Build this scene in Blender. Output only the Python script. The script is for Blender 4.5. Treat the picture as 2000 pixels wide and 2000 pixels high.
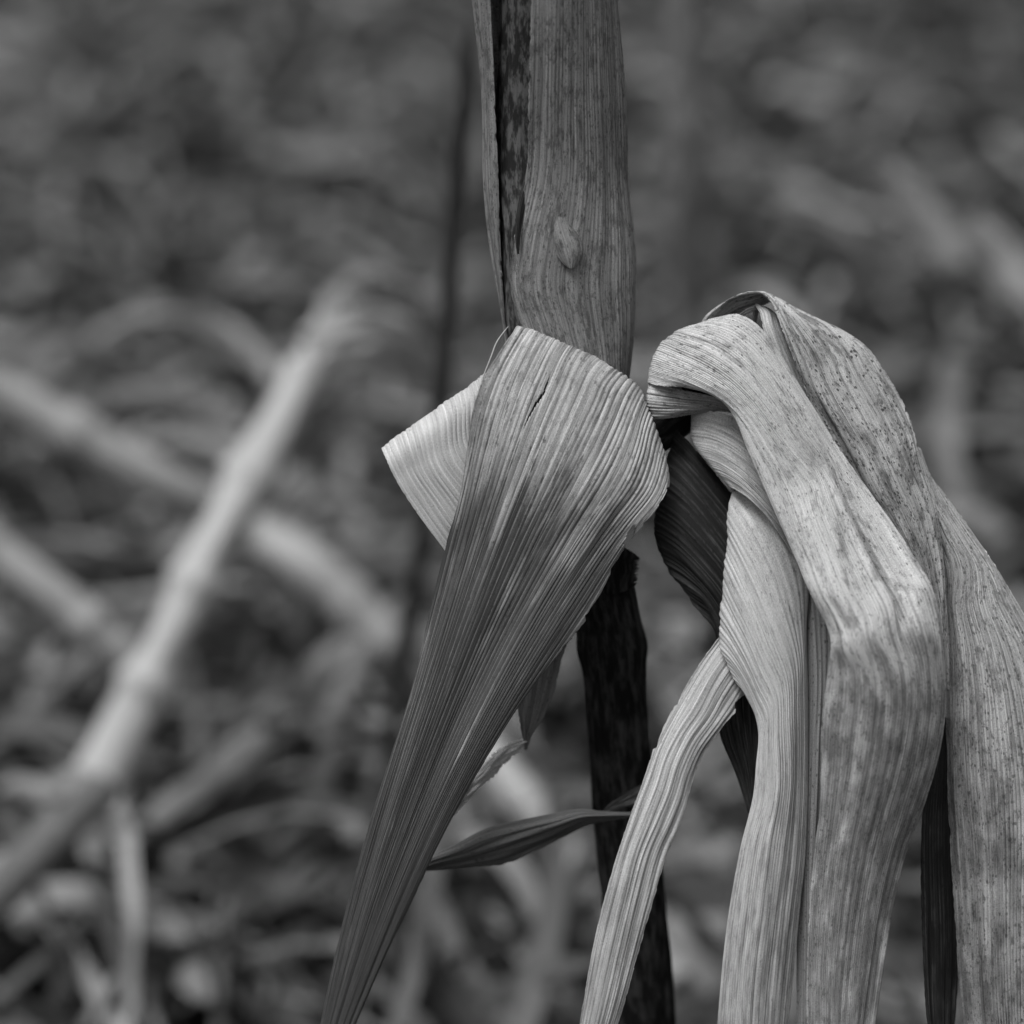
import bpy, math, random
import numpy as np
from mathutils import Vector, Matrix

for o in list(bpy.data.objects):
    bpy.data.objects.remove(o)
S = bpy.context.scene
COL = S.collection
R = math.radians

# ---------------------------------------------------------------- camera
LENS, SENSOR, D0, PITCH, CAM_Z = 85.0, 36.0, 0.97, 18.0, 0.90
cd = bpy.data.cameras.new('camera')
cam = bpy.data.objects.new('camera', cd)
COL.objects.link(cam)
cam.location = (0, 0, CAM_Z)
cam.rotation_euler = (R(90 - PITCH), 0, 0)
cd.lens = LENS
cd.sensor_width = SENSOR
cd.clip_start = 0.02
cd.clip_end = 900
cd.dof.use_dof = True
cd.dof.focus_distance = D0
cd.dof.aperture_fstop = 3.3
cd.dof.aperture_blades = 9
S.camera = cam

# ---------------------------------------------------------------- sky, sun, exposure
SUN_EL, SUN_AZ = 68.0, 232.0           # azimuth clockwise from +Y
w = bpy.data.worlds.new('World')
S.world = w
w.use_nodes = True
nt = w.node_tree
nt.nodes.clear()
sky = nt.nodes.new('ShaderNodeTexSky')
sky.sky_type = 'NISHITA'
sky.sun_disc = False
sky.sun_elevation = R(SUN_EL)
sky.sun_rotation = R(SUN_AZ)
sky.dust_density = 3.0
bw = nt.nodes.new('ShaderNodeRGBToBW')      # the picture is monochrome
bg = nt.nodes.new('ShaderNodeBackground')
bg.inputs['Strength'].default_value = 0.07
wo = nt.nodes.new('ShaderNodeOutputWorld')
nt.links.new(sky.outputs[0], bw.inputs[0])
nt.links.new(bw.outputs[0], bg.inputs['Color'])
nt.links.new(bg.outputs[0], wo.inputs['Surface'])

sd = bpy.data.lights.new('sun', 'SUN')
sd.energy = 1.5
sd.angle = R(28)
sun = bpy.data.objects.new('sun', sd)
COL.objects.link(sun)
sv = Vector((math.cos(R(SUN_EL)) * math.sin(R(SUN_AZ)), math.cos(R(SUN_EL)) * math.cos(R(SUN_AZ)), math.sin(R(SUN_EL))))
sun.rotation_euler = sv.to_track_quat('Z', 'Y').to_euler()
sun.location = sv * 20

S.view_settings.view_transform = 'Standard'
S.view_settings.look = 'None'
S.view_settings.exposure = 1.0
S.view_settings.gamma = 1.0
S.view_settings.use_curve_mapping = False
S.render.engine = 'CYCLES'
S.cycles.max_bounces = 8
S.cycles.use_denoising = True

# ---------------------------------------------------------------- helpers
K = SENSOR / LENS / 2000.0              # metres per picture unit at one metre
PX = K * D0                             # metres per unit on the plane in focus
ROT = np.array(cam.rotation_euler.to_matrix())
CL = np.array(cam.location)
rng = np.random.default_rng(7)

def world(x, y, z):
    """a point seen at (x, y) of the 2000-unit picture, z metres deep"""
    x, y, z = np.broadcast_arrays(np.asarray(x, float), np.asarray(y, float), np.asarray(z, float))
    c = np.stack([(x - 1000) * K * z, -(y - 1000) * K * z, -z], -1)
    return c @ ROT.T + CL

def near(p):
    p = np.asarray(p, float)
    return world(p[..., 0], p[..., 1], D0 + p[..., 2] * PX)

def spline(t, P, tt):
    """cubic Hermite through P at knots t, evaluated at tt (P: N x ...)"""
    t = np.asarray(t, float); P = np.asarray(P, float)
    n = len(t)
    if n == 2:
        f = ((tt - t[0]) / (t[1] - t[0])).reshape((-1,) + (1,) * (P.ndim - 1))
        return P[0] * (1 - f) + P[1] * f
    sh = (-1,) + (1,) * (P.ndim - 1)
    d = np.diff(P, axis=0) / np.diff(t).reshape(sh)
    h = np.diff(t).reshape(sh)
    m = np.empty_like(P)
    m[1:-1] = (d[:-1] * h[1:] + d[1:] * h[:-1]) / (h[1:] + h[:-1])
    m[0] = d[0] * 1.5 - m[1] * 0.5
    m[-1] = d[-1] * 1.5 - m[-2] * 0.5
    i = np.clip(np.searchsorted(t, tt, side='right') - 1, 0, n - 2)
    hh = (t[i + 1] - t[i]).reshape(sh)
    s = ((tt - t[i]) / (t[i + 1] - t[i])).reshape(sh)
    return ((2 * s**3 - 3 * s**2 + 1) * P[i] + (s**3 - 2 * s**2 + s) * hh * m[i]
            + (-2 * s**3 + 3 * s**2) * P[i + 1] + (s**3 - s**2) * hh * m[i + 1])

def wave(x, seed, n=6, lo=1.0, hi=8.0):
    """smooth 1-D noise in about -1..1"""
    r = np.random.default_rng(seed)
    out = 0 * x
    for k in range(n):
        f = lo * (hi / lo) ** (k / max(1, n - 1)) * r.uniform(.8, 1.25)
        out = out + np.sin(2 * math.pi * (f * x + r.random())) * r.uniform(.5, 1)
    return out / math.sqrt(n) / .8

def wave2(u, v, seed, n=9, fu=5.0, fv=3.0):
    r = np.random.default_rng(seed)
    out = 0 * (u + v)
    for k in range(n):
        out = out + np.sin(2 * math.pi * (r.uniform(-fu, fu) * u + r.uniform(-fv, fv) * v + r.random()))
    return out / math.sqrt(n) / .8

def link(name, me, mat, parent=None):
    o = bpy.data.objects.new(name, me)
    COL.objects.link(o)
    if mat is not None and not me.materials:
        me.materials.append(mat)
    if parent is not None:
        o.parent = parent
        o.matrix_parent_inverse = parent.matrix_world.inverted()
    return o

def tag(o, label=None, cat=None, group=None, kind=None):
    for k, v in (('label', label), ('category', cat), ('group', group), ('kind', kind)):
        if v: o[k] = v
    return o

def empty(name, loc, label, cat, group=None):
    o = bpy.data.objects.new(name, None)
    COL.objects.link(o)
    o.location = loc
    o.empty_display_size = 0.05
    o.matrix_world = Matrix.Translation(loc)
    return tag(o, label, cat, group)

def grid_mesh(name, V, U, Vv, attrs=None, closed=False, mask=None, uv_mm=None):
    """V: nv x nu x 3 points; U, Vv: parameter grids 0..1"""
    nv, nu = V.shape[:2]
    idx = np.arange(nv * nu).reshape(nv, nu)
    if closed:
        idx = np.concatenate([idx, idx[:, :1]], 1)
    a, b, c, d = idx[:-1, :-1], idx[:-1, 1:], idx[1:, 1:], idx[1:, :-1]
    F = np.stack([a, b, c, d], -1).reshape(-1, 4)
    if mask is not None:
        F = F[mask.reshape(-1)]
    me = bpy.data.meshes.new(name)
    nvert, nf = nv * nu, len(F)
    me.vertices.add(nvert)
    me.vertices.foreach_set('co', V.reshape(-1).astype(np.float32))
    me.loops.add(nf * 4)
    me.loops.foreach_set('vertex_index', F.reshape(-1).astype(np.int32))
    me.polygons.add(nf)
    me.polygons.foreach_set('loop_start', np.arange(0, nf * 4, 4, dtype=np.int32))
    me.polygons.foreach_set('use_smooth', np.ones(nf, dtype=bool))
    fl = F.reshape(-1)
    if uv_mm is None:
        uv_mm = np.stack([U, Vv], -1)
    l1 = me.uv_layers.new(name='mm')
    l1.data.foreach_set('uv', uv_mm.reshape(-1, 2)[fl].reshape(-1).astype(np.float32))
    l2 = me.uv_layers.new(name='par')
    l2.data.foreach_set('uv', np.stack([U, Vv], -1).reshape(-1, 2)[fl].reshape(-1).astype(np.float32))
    for k, A in (attrs or {}).items():
        at = me.attributes.new(k, 'FLOAT', 'POINT')
        at.data.foreach_set('value', A.reshape(-1).astype(np.float32))
    me.update(calc_edges=True)
    me.validate()
    return me

def normals(V):
    gu = np.gradient(V, axis=1)
    gv = np.gradient(V, axis=0)
    n = np.cross(gu, gv)
    return n / (np.linalg.norm(n, axis=-1, keepdims=True) + 1e-12)

LEAF_COUNT = [0]

def leaf(rows, mat, parent, name='leaf', label=None, ribs=30, amp=1.3, per=6, nv=120, seed=None,
         edge=(1.0, 1.0), wrinkle=1.5, thick=0.30, slits=(), amp_v=None, notches=(), conv=near, scale=None, smooth=0, lock=(), thin=0.25):
    """A dry blade lofted through rows that cross it, from base to tip; the veins run along it as ridges."""
    LEAF_COUNT[0] += 1
    seed = seed if seed is not None else 100 + LEAF_COUNT[0] * 17
    r = np.random.default_rng(seed)
    scale = scale or PX
    nu = int(ribs * per) + 1
    # rows resampled across
    kk = 49
    RR = []
    for row in rows:
        if len(row[0]) == 4:
            P = np.array([q[:3] for q in row], float); tu = np.array([q[3] for q in row], float)
        else:
            P = np.asarray(row, float); tu = np.linspace(0, 1, len(P))
        RR.append(spline(tu, P, np.linspace(0, 1, kk)))
    RR = np.array(RR)
    for _ in range(smooth):                                 # even out the run of the veins, margins kept
        la = np.linalg.norm(RR[1:-1] - RR[:-2], axis=-1, keepdims=True); lb = np.linalg.norm(RR[2:] - RR[1:-1], axis=-1, keepdims=True)
        mid = (RR[:-2] * lb + RR[2:] * la) / (la + lb + 1e-9)
        wgt = 0.5 * np.sin(math.pi * np.linspace(0, 1, kk))[None, :, None] ** .5 * np.ones((len(RR) - 2, 1, 1))
        for q in lock: wgt[q - 1] = 0
        RR[1:-1] = RR[1:-1] * (1 - wgt) + mid * wgt
    seg = np.linalg.norm(np.diff(RR, axis=0), axis=-1).mean(1)
    t = np.concatenate([[0], np.cumsum(seg)])
    L = t[-1]; t = t / L
    vv = np.linspace(0, 1, nv)
    G = spline(t, RR, vv)                                   # nv x kk x 3
    width = np.linalg.norm(np.diff(G, axis=1), axis=-1).sum(1)
    W = width.max()
    # ragged margins
    e0 = np.abs(wave(vv, seed + 1, 7, 4, 60)) * edge[0] * 1.6 / W
    e1 = np.abs(wave(vv, seed + 2, 7, 4, 60)) * edge[1] * 1.6 / W
    for side, nx, ny, hw, dep in notches:                   # torn nicks in a margin
        E_ = G[:, 0 if side == 0 else -1, :2]
        vc = vv[np.argmin(np.hypot(E_[:, 0] - nx, E_[:, 1] - ny))]
        q_ = (vv - vc) / (hw / L)
        f = np.where(q_ < 0, np.clip(1 + q_ * .45, 0, 1), np.clip(1 - q_ * 2.2, 0, 1)) * dep / W
        if side == 0: e0 = e0 + f
        else: e1 = e1 + f
    u0 = np.linspace(0, 1, nu)
    UU = np.clip(u0[None, :], e0[:, None], 1 - e1[:, None])
    GG = np.empty((nv, nu, 3))
    kt = np.linspace(0, 1, kk)
    for i in range(nv):
        GG[i] = spline(kt, G[i], UU[i])
    VV = np.repeat(vv[:, None], nu, 1)
    V = conv(GG)
    N = normals(V)
    ph = ribs * UU + 0.25 * wave(UU, seed + 3, 5, 2, 9) + 0.10 * wave2(UU, VV, seed + 4, 6, 2, 2)
    k = np.floor(ph).astype(int)
    ra = r.uniform(0.45, 1.25, ribs * 3 + 60)
    prof = np.abs(np.sin(math.pi * ph)) ** 0.8              # rounded pleats ...
    prof = prof * (1 - thin) + thin * np.exp(-((ph - np.floor(ph) - .5) / .17) ** 2)   # ... or thin raised veins
    A = amp * ra[np.clip(k + ribs, 0, len(ra) - 1)]
    A = A * np.clip(0.75 + 0.35 * wave2(UU, VV, seed + 5, 8, 6, 4), 0.15, 1.3)
    if amp_v is not None:
        A = A * np.interp(VV, amp_v[0], amp_v[1])
    ef = np.minimum(1, np.minimum(UU, 1 - UU) * ribs * 0.7)
    wr = wave2(UU, VV, seed + 6, 10, 6, 3.0) * wrinkle + wave2(UU, VV, seed + 8, 8, 14, 2.0) * wrinkle * 0.5
    side = 1.0
    disp = (A * (prof - 0.5) * ef + wr) * scale * side
    V = V + N * disp[..., None]
    cut = (np.diff(UU, axis=1) < 1e-9)
    mask = ~(cut[:-1] & cut[1:])
    if slits:
        C = 0.25 * (GG[:-1, :-1] + GG[1:, :-1] + GG[:-1, 1:] + GG[1:, 1:])[..., :2]
        VC = 0.25 * (VV[:-1, :-1] + VV[1:, :-1] + VV[:-1, 1:] + VV[1:, 1:])
        for poly, wd, vmin in slits:
            q = np.asarray(poly, float)
            n = len(q) - 1
            for j in range(n):
                p0, p1 = q[j], q[j + 1]
                dd = p1 - p0
                s = np.clip(((C - p0) @ dd) / (dd @ dd), 0, 1)
                dist = np.linalg.norm(C - (p0 + s[..., None] * dd), axis=-1)
                tw = (j + s) / n
                mask &= ~((dist < wd * np.sin(math.pi * np.clip(tw, .06, .94)) ** .7) & (VC > vmin))
    mm = scale * 1000
    uv = np.stack([UU * W * mm, VV * L * mm], -1)
    me = grid_mesh(name, V, UU, VV, {'rib': prof}, mask=mask, uv_mm=uv)
    o = link(name, me, mat, parent)
    if thick:
        m = o.modifiers.new('thickness', 'SOLIDIFY')
        m.thickness = thick / 1000
        m.offset = 0
    if label: o['label'] = label
    return o

def tube(name, pts, rad, mat, parent=None, nu=40, nv=120, conv=None, nodes=(), node_amp=0.12, flute=0.03, seed=3,
         rough=0.02, ends=True, squash=1.0):
    """a cane through pts (world metres), rad at each, with swollen nodes at the given fractions"""
    P = np.asarray(pts, float); rad = np.asarray(rad, float)
    sg = np.linalg.norm(np.diff(P, axis=0), axis=-1)
    t = np.concatenate([[0], np.cumsum(sg)]); L = t[-1]; t /= L
    vv = np.linspace(0, 1, nv)
    C = spline(t, P, vv); Rd = np.interp(vv, t, rad)
    T = np.gradient(C, axis=0); T /= np.linalg.norm(T, axis=-1, keepdims=True)
    ref = np.array([0, 1.0, 0.02]); 
    if abs(T[0] @ ref) > .9: ref = np.array([1.0, 0, 0])
    B = np.cross(T, ref); B /= np.linalg.norm(B, axis=-1, keepdims=True)
    Nn = np.cross(B, T)
    u = np.linspace(0, 1, nu, endpoint=False)
    UU, VV = np.meshgrid(u, vv)
    th = 2 * math.pi * UU
    f = 1 + flute * np.abs(np.sin(th * 9 + wave(VV, seed, 4, 1, 3))) + rough * wave2(UU * 0 + np.sin(th), VV, seed + 1, 8, 3, 6)
    for nd in nodes:
        f = f + node_amp * np.exp(-((VV - nd) * L / (Rd[:, None] * 0.55)) ** 2)
    if ends:
        e = np.minimum(VV, 1 - VV)
        f = f * np.where((VV == 0) | (VV == 1), 0.02, 1)
    V = C[:, None] + (np.cos(th)[..., None] * B[:, None] + squash * np.sin(th)[..., None] * Nn[:, None]) * (Rd[:, None] * f)[..., None]
    uv = np.stack([UU * 2 * math.pi * Rd.mean() * 1000, VV * L * 1000], -1)
    me = grid_mesh(name, V, UU, VV, {'rib': np.abs(np.sin(th * 9))}, closed=True, uv_mm=uv)
    return link(name, me, mat, parent)

# ---------------------------------------------------------------- materials
class NB:
    def __init__(self, name):
        self.m = bpy.data.materials.new(name)
        self.m.use_nodes = True
        self.t = self.m.node_tree
        self.t.nodes.clear()
    def n(self, typ, **kw):
        nd = self.t.nodes.new(typ)
        for k, v in kw.items(): setattr(nd, k, v)
        return nd
    def put(self, sock, v):
        if isinstance(v, (int, float, tuple)): sock.default_value = v
        else: self.t.links.new(v, sock)
    def math(self, op, a, b=0.0, c=0.0, clamp=False):
        nd = self.n('ShaderNodeMath', operation=op, use_clamp=clamp)
        for s, v in zip(nd.inputs, (a, b, c)): self.put(s, v)
        return nd.outputs[0]
    def mul(self, a, b): return self.math('MULTIPLY', a, b)
    def add(self, a, b): return self.math('ADD', a, b)
    def smooth(self, x, lo, hi, a=0.0, b=1.0):
        nd = self.n('ShaderNodeMapRange', interpolation_type='SMOOTHSTEP')
        self.put(nd.inputs['Value'], x)
        for k, v in (('From Min', lo), ('From Max', hi), ('To Min', a), ('To Max', b)): self.put(nd.inputs[k], v)
        return nd.outputs['Result']
    def mix(self, f, a, b):
        nd = self.n('ShaderNodeMix', data_type='FLOAT')
        self.put(nd.inputs[0], f); self.put(nd.inputs[2], a); self.put(nd.inputs[3], b)
        return nd.outputs[0]
    def vec(self, x, y, z):
        nd = self.n('ShaderNodeCombineXYZ')
        for s, v in zip(nd.inputs, (x, y, z)): self.put(s, v)
        return nd.outputs[0]
    def noise(self, v, detail=3.0, rough=0.55, scale=1.0):
        nd = self.n('ShaderNodeTexNoise')
        self.put(nd.inputs['Vector'], v)
        nd.inputs['Scale'].default_value = scale
        nd.inputs['Detail'].default_value = detail
        nd.inputs['Roughness'].default_value = rough
        return nd.outputs[0]
    def ramp(self, x, stops):
        nd = self.n('ShaderNodeValToRGB')
        els = nd.color_ramp.elements
        while len(els) < len(stops): els.new(.5)
        for e, (p, v) in zip(els, stops):
            e.position = p; e.color = (v, v, v, 1)
        self.put(nd.inputs[0], x)
        return nd.outputs[0]
    def finish(self, val, rough=0.6, bump=None, strength=0.5, dist=0.0003, spec=0.3):
        b = self.n('ShaderNodeBsdfPrincipled')
        c = self.n('ShaderNodeCombineColor')
        v = self.math('MAXIMUM', val, 0.003)
        for s in c.inputs[:3]: self.put(s, v)
        self.t.links.new(c.outputs[0], b.inputs['Base Color'])
        self.put(b.inputs['Roughness'], rough)
        b.inputs['Specular IOR Level'].default_value = spec
        if bump is not None:
            bp = self.n('ShaderNodeBump')
            bp.inputs['Strength'].default_value = strength
            bp.inputs['Distance'].default_value = dist
            self.put(bp.inputs['Height'], bump)
            self.t.links.new(bp.outputs[0], b.inputs['Normal'])
        o = self.n('ShaderNodeOutputMaterial')
        self.t.links.new(b.outputs[0], o.inputs['Surface'])
        return self.m

def leaf_mat(name, base, dark, seed, streak=0.22, fine=0.18, darken=((0, 0), (1, 0)), blot=(0.55, 0.8), blot_amt=0.5,
             speck=0.6, speck_at=0.25, vein=0.12, rough=0.62, bump=0.6, speck_long=0.55, grime=0.0, fissure=0.35, blot_v=.05):
    b = NB(name)
    uv = b.n('ShaderNodeUVMap', uv_map='mm').outputs[0]
    par = b.n('ShaderNodeUVMap', uv_map='par').outputs[0]
    s1 = b.n('ShaderNodeSeparateXYZ'); b.put(s1.inputs[0], uv)
    s2 = b.n('ShaderNodeSeparateXYZ'); b.put(s2.inputs[0], par)
    U, V, v01 = s1.outputs[0], s1.outputs[1], s2.outputs[1]
    rib = b.n('ShaderNodeAttribute', attribute_name='rib').outputs['Fac']
    sd = float(seed)
    n1 = b.noise(b.vec(b.mul(U, .50), b.mul(V, .014), sd), 4)
    n2 = b.noise(b.vec(b.mul(U, 1.8), b.mul(V, .045), sd + 5), 4, .65)
    n3 = b.noise(b.vec(b.mul(U, .20), b.mul(V, blot_v), sd + 9), 4, .6)
    # fungal freckles: one dot of its own size per cell, only in some cells
    vo = b.n('ShaderNodeTexVoronoi')
    b.put(vo.inputs['Vector'], b.vec(b.add(b.mul(U, .85), b.mul(n2c := b.noise(b.vec(b.mul(U, .8), b.mul(V, .5), sd + 61), 2), .9)), b.mul(V, .85 * speck_long), sd))
    vo.inputs['Scale'].default_value = 1.0
    vs = b.n('ShaderNodeSeparateColor'); b.put(vs.inputs[0], vo.outputs['Color'])
    n5 = b.noise(b.vec(b.mul(U, .10), b.mul(V, blot_v * 1.1), sd + 21), 3)
    n6 = b.noise(b.vec(b.mul(U, 3.2), b.mul(V, 1.6), sd + 31), 3, .75)
    n7 = b.noise(b.vec(b.mul(U, .42), b.mul(V, .17), sd + 51), 4, .7)
    fib = b.add(b.mul(b.add(n1, -.5), 6.5 * streak), b.mul(b.add(n2, -.5), 6.0 * fine))
    val = b.mul(base, b.math('MAXIMUM', b.add(1.0, fib), .25))
    val = b.mul(val, b.add(1 - vein, b.mul(rib, vein)))
    st = b.ramp(v01, darken)
    # darkening along the blade, weathered on the front one: patchy, streaked along the veins, the veins themselves staying paler
    smx = b.add(b.mul(n3, .45), b.add(b.mul(n1, .30), b.mul(n2, .40)))
    sf = b.smooth(b.add(b.add(smx, b.mul(b.add(n5, -.5), .55)), b.mul(b.add(st, -.5), .55)), blot[0], blot[1])
    vkeep = b.smooth(rib, .55, .98, 1.0, .70)
    val = b.mix(b.mul(b.mul(sf, blot_amt), vkeep), val, dark)
    if fissure:
        n9 = b.noise(b.vec(b.mul(U, .75), b.mul(V, .006), sd + 81), 2, .55)
        fs = b.mul(b.smooth(n9, .555, .61), b.smooth(b.add(st, b.mul(b.add(n7, -.5), .8)), .1, .45))
        val = b.mix(b.mul(fs, fissure), val, b.mul(dark, .6))
    if grime:
        gf = b.smooth(b.add(n7, b.mul(b.add(n5, -.5), .7)), .50, .63)
        val = b.mix(b.mul(gf, grime), val, b.mul(dark, 1.2))
    den = b.smooth(n5, .36, .64, -.22, .30)
    keep = b.smooth(b.add(vs.outputs[0], den), 1.0 - speck_at, 1.06 - speck_at)
    rad = b.add(.16, b.mul(vs.outputs[1], .26))
    sp = b.mul(keep, b.smooth(b.math('SUBTRACT', rad, vo.outputs['Distance']), -.05, .14))
    val = b.mix(b.mul(sp, speck), val, b.mul(dark, .6))
    n8 = b.noise(b.vec(b.mul(U, 1.1), b.mul(V, .42), sd + 71), 5, .8)
    mold = b.smooth(b.add(n8, b.mul(b.add(n7, -.5), .9)), .57, .68)
    val = b.mix(b.mul(b.mul(mold, speck * .9), b.add(.35, st)), val, dark)
    val = b.mul(val, b.add(1.0, b.mul(b.add(n6, -.5), 2.2)))
    h = b.add(b.mul(n2, .7), b.mul(n6, .5))
    return b.finish(val, rough, h, bump, .0003)

def stalk_mat(name, base, dark, seed, blot=(.5, .66), amt=.8, su=.25, sv=.06, rough=.6, bump=.6, spec=.25):
    b = NB(name)
    uv = b.n('ShaderNodeUVMap', uv_map='mm').outputs[0]
    s1 = b.n('ShaderNodeSeparateXYZ'); b.put(s1.inputs[0], uv)
    U, V = s1.outputs[0], s1.outputs[1]
    n1 = b.noise(b.vec(b.mul(U, .8), b.mul(V, .02), seed), 4)
    n2 = b.noise(b.vec(b.mul(U, 2.6), b.mul(V, .12), seed + 3.), 3)
    n3 = b.noise(b.vec(b.mul(U, su), b.mul(V, sv), seed + 7.), 5, .65)
    n4 = b.noise(b.vec(b.mul(U, 1.3), b.mul(V, .6), seed + 11.), 3, .6)
    val = b.mul(base, b.add(1., b.mul(b.add(n1, -.5), .9)))
    val = b.mul(val, b.add(1., b.mul(b.add(n2, -.5), .6)))
    val = b.mix(b.mul(b.smooth(n3, blot[0], blot[1]), amt), val, dark)
    val = b.mix(b.mul(b.smooth(n4, .6, .7), .6), val, b.mul(dark, .7))
    return b.finish(val, rough, b.add(n2, b.mul(n4, .5)), bump, .0004, spec)

def world_mat(name, base, dark, seed, scale, rough=.8):
    b = NB(name)
    tc = b.n('ShaderNodeTexCoord').outputs['Object']
    n1 = b.noise(tc, 6, .6, scale)
    n2 = b.noise(tc, 4, .6, scale * 7)
    val = b.mix(b.smooth(b.add(b.mul(n1, .7), b.mul(n2, .3)), .36, .64), dark, base)
    return b.finish(val, rough, b.add(n1, n2), .8, .01, .15)

def litter_mat(name):
    b = NB(name)
    a = b.n('ShaderNodeAttribute', attribute_name='tone').outputs['Fac']
    uv = b.n('ShaderNodeUVMap', uv_map='mm').outputs[0]
    s1 = b.n('ShaderNodeSeparateXYZ'); b.put(s1.inputs[0], uv)
    n = b.noise(b.vec(b.mul(s1.outputs[0], .5), b.mul(s1.outputs[1], .02), 3.3), 3)
    return b.finish(b.mul(a, b.add(.6, b.mul(n, .8))), .7, n, .4, .0005, .2)

M_front = leaf_mat('dry_blade_stained', .38, .036, 3, streak=.40, fine=.42, vein=.25, grime=.26,
                   darken=((0, .0), (.15, .12), (.22, .34), (.32, .58), (.5, .70), (1, .80)), blot=(.41, .63), blot_amt=.92, fissure=.95, blot_v=.020, speck=.5, speck_at=.22)
M_loop = leaf_mat('dry_blade_clean', .50, .14, 11, streak=.12, fine=.16, vein=.25, blot=(.72, .95), blot_amt=.3, speck=.3, speck_at=.08)
M_crown = leaf_mat('dry_blade_speckled', .47, .085, 23, streak=.14, fine=.17, vein=.14, blot=(.48, .76), blot_amt=.84, speck=.72, speck_at=.42,
                   darken=((0, .20), (.30, .27), (.46, .58), (.6, .72), (1, .8)), grime=.36)  # base tone gets darker and more mottled from mid blade to tip
M_arch = leaf_mat('dry_blade_freckled', .42, .06, 37, streak=.18, fine=.22, vein=.18, blot=(.52, .78), blot_amt=.70, speck=.92, speck_at=.70, grime=.50,
                  darken=((0, .40), (.5, .50), (1, .55)))
M_side = leaf_mat('dry_blade_coarse', .41, .06, 51, streak=.26, fine=.34, vein=.34, blot=(.56, .84), blot_amt=.7, speck=.72, speck_at=.70, grime=.40,
                  darken=((0, .3), (.3, .42), (.48, .70), (1, .82)))  # darker along its lower half
M_pale = leaf_mat('dry_blade_pale', .45, .10, 67, streak=.15, fine=.15, vein=.12, blot=(.52, .80), blot_amt=.72, speck=.45, speck_at=.12,
                  darken=((0, .1), (.3, .2), (.45, .45), (.6, .62), (1, .75)), grime=.18)  # tone darkens gradually towards the hanging end
M_grey = leaf_mat('dry_blade_grey', .24, .06, 71, streak=.14, fine=.14, vein=.10, blot=(.6, .9), blot_amt=.4, speck=.7, speck_at=.42)
M_strap = leaf_mat('dry_blade_strap', .40, .14, 83, streak=.36, fine=.24, vein=.16, blot=(.52, .80), blot_amt=.62, speck=.3, darken=((0, .2), (.35, .35), (.6, .62), (1, .75)))  # darker down its length
M_dark = leaf_mat('rotten_blade_dark', .085, .008, 91, streak=.50, fine=.60, vein=.62, blot=(.42, .60), blot_amt=.92, speck=.9, grime=.75, fissure=.8, darken=((0, .6), (1, .5)))
M_sheath = leaf_mat('dry_sheath', .20, .040, 205, streak=.34, fine=.26, vein=.15, blot=(.56, .86), blot_amt=.6, speck=.6, speck_at=.6, grime=.55, darken=((0, .4), (1, .4)))
M_sheath_pale = stalk_mat('dry_sheath_pale', .22, .10, 9., blot=(.6, .8), amt=.4)
M_stalk = stalk_mat('black_rotten_stalk', .042, .005, 15., blot=(.36, .58), amt=.9, rough=.85, bump=1.0, spec=.08)
M_stalk_up = stalk_mat('mottled_dark_stalk', .10, .010, 19., blot=(.40, .56), amt=.94, su=.35, sv=.1)
M_soil = world_mat('dark_soil', .018, .006, 1, 9.0)
M_litter = litter_mat('leaf_litter')
M_cane = stalk_mat('pale_fallen_cane', .39, .15, 25., blot=(.55, .75), amt=.5)
M_cane_dim = stalk_mat('grey_fallen_cane', .34, .15, 29., blot=(.5, .72), amt=.5)
M_cane_faint = stalk_mat('faint_standing_cane', .20, .06, 35.)
M_cane_stub = stalk_mat('dark_fallen_cane', .12, .05, 41.)  # one darker grey for the lower left stub
M_cane_dark = stalk_mat('dark_standing_cane', .06, .03, 33.)
M_bl = leaf_mat('fallen_blade_pale', .31, .12, 97, bump=.3)
M_bf = leaf_mat('fallen_blade_faint', .17, .06, 101, bump=.3)
M_cane_leaf = leaf_mat('broken_stalk_leaf', .52, .25, 95, bump=.3)
M_bd = leaf_mat('fallen_blade_grey', .20, .08, 99, bump=.3)

# ---------------------------------------------------------------- ground
def ground_h(x, y):
    h = .020 * np.sin(x * 7.1 + 1.3 * np.sin(y * 3.0)) * np.sin(y * 6.3 + .9 * np.sin(x * 4.0))
    h = h + .014 * np.sin(x * 17 + y * 9) * np.sin(y * 15 - x * 6)
    return h * np.exp(-((x ** 2 + (y - 3) ** 2) / 14 ** 2))
s = np.linspace(-1, 1, 260)
gx = np.sign(s) * (np.abs(s) * 3 + np.abs(s) ** 6 * 297)
gy = 3 + gx
X, Y = np.meshgrid(gx, gy)
Vg = np.stack([X, Y, ground_h(X, Y) - .02], -1)
g = link('ground', grid_mesh('ground', Vg, X * 0, Y * 0), M_soil)
tag(g, 'dark crumbly field soil under the crop litter', 'soil', kind='structure')

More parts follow.
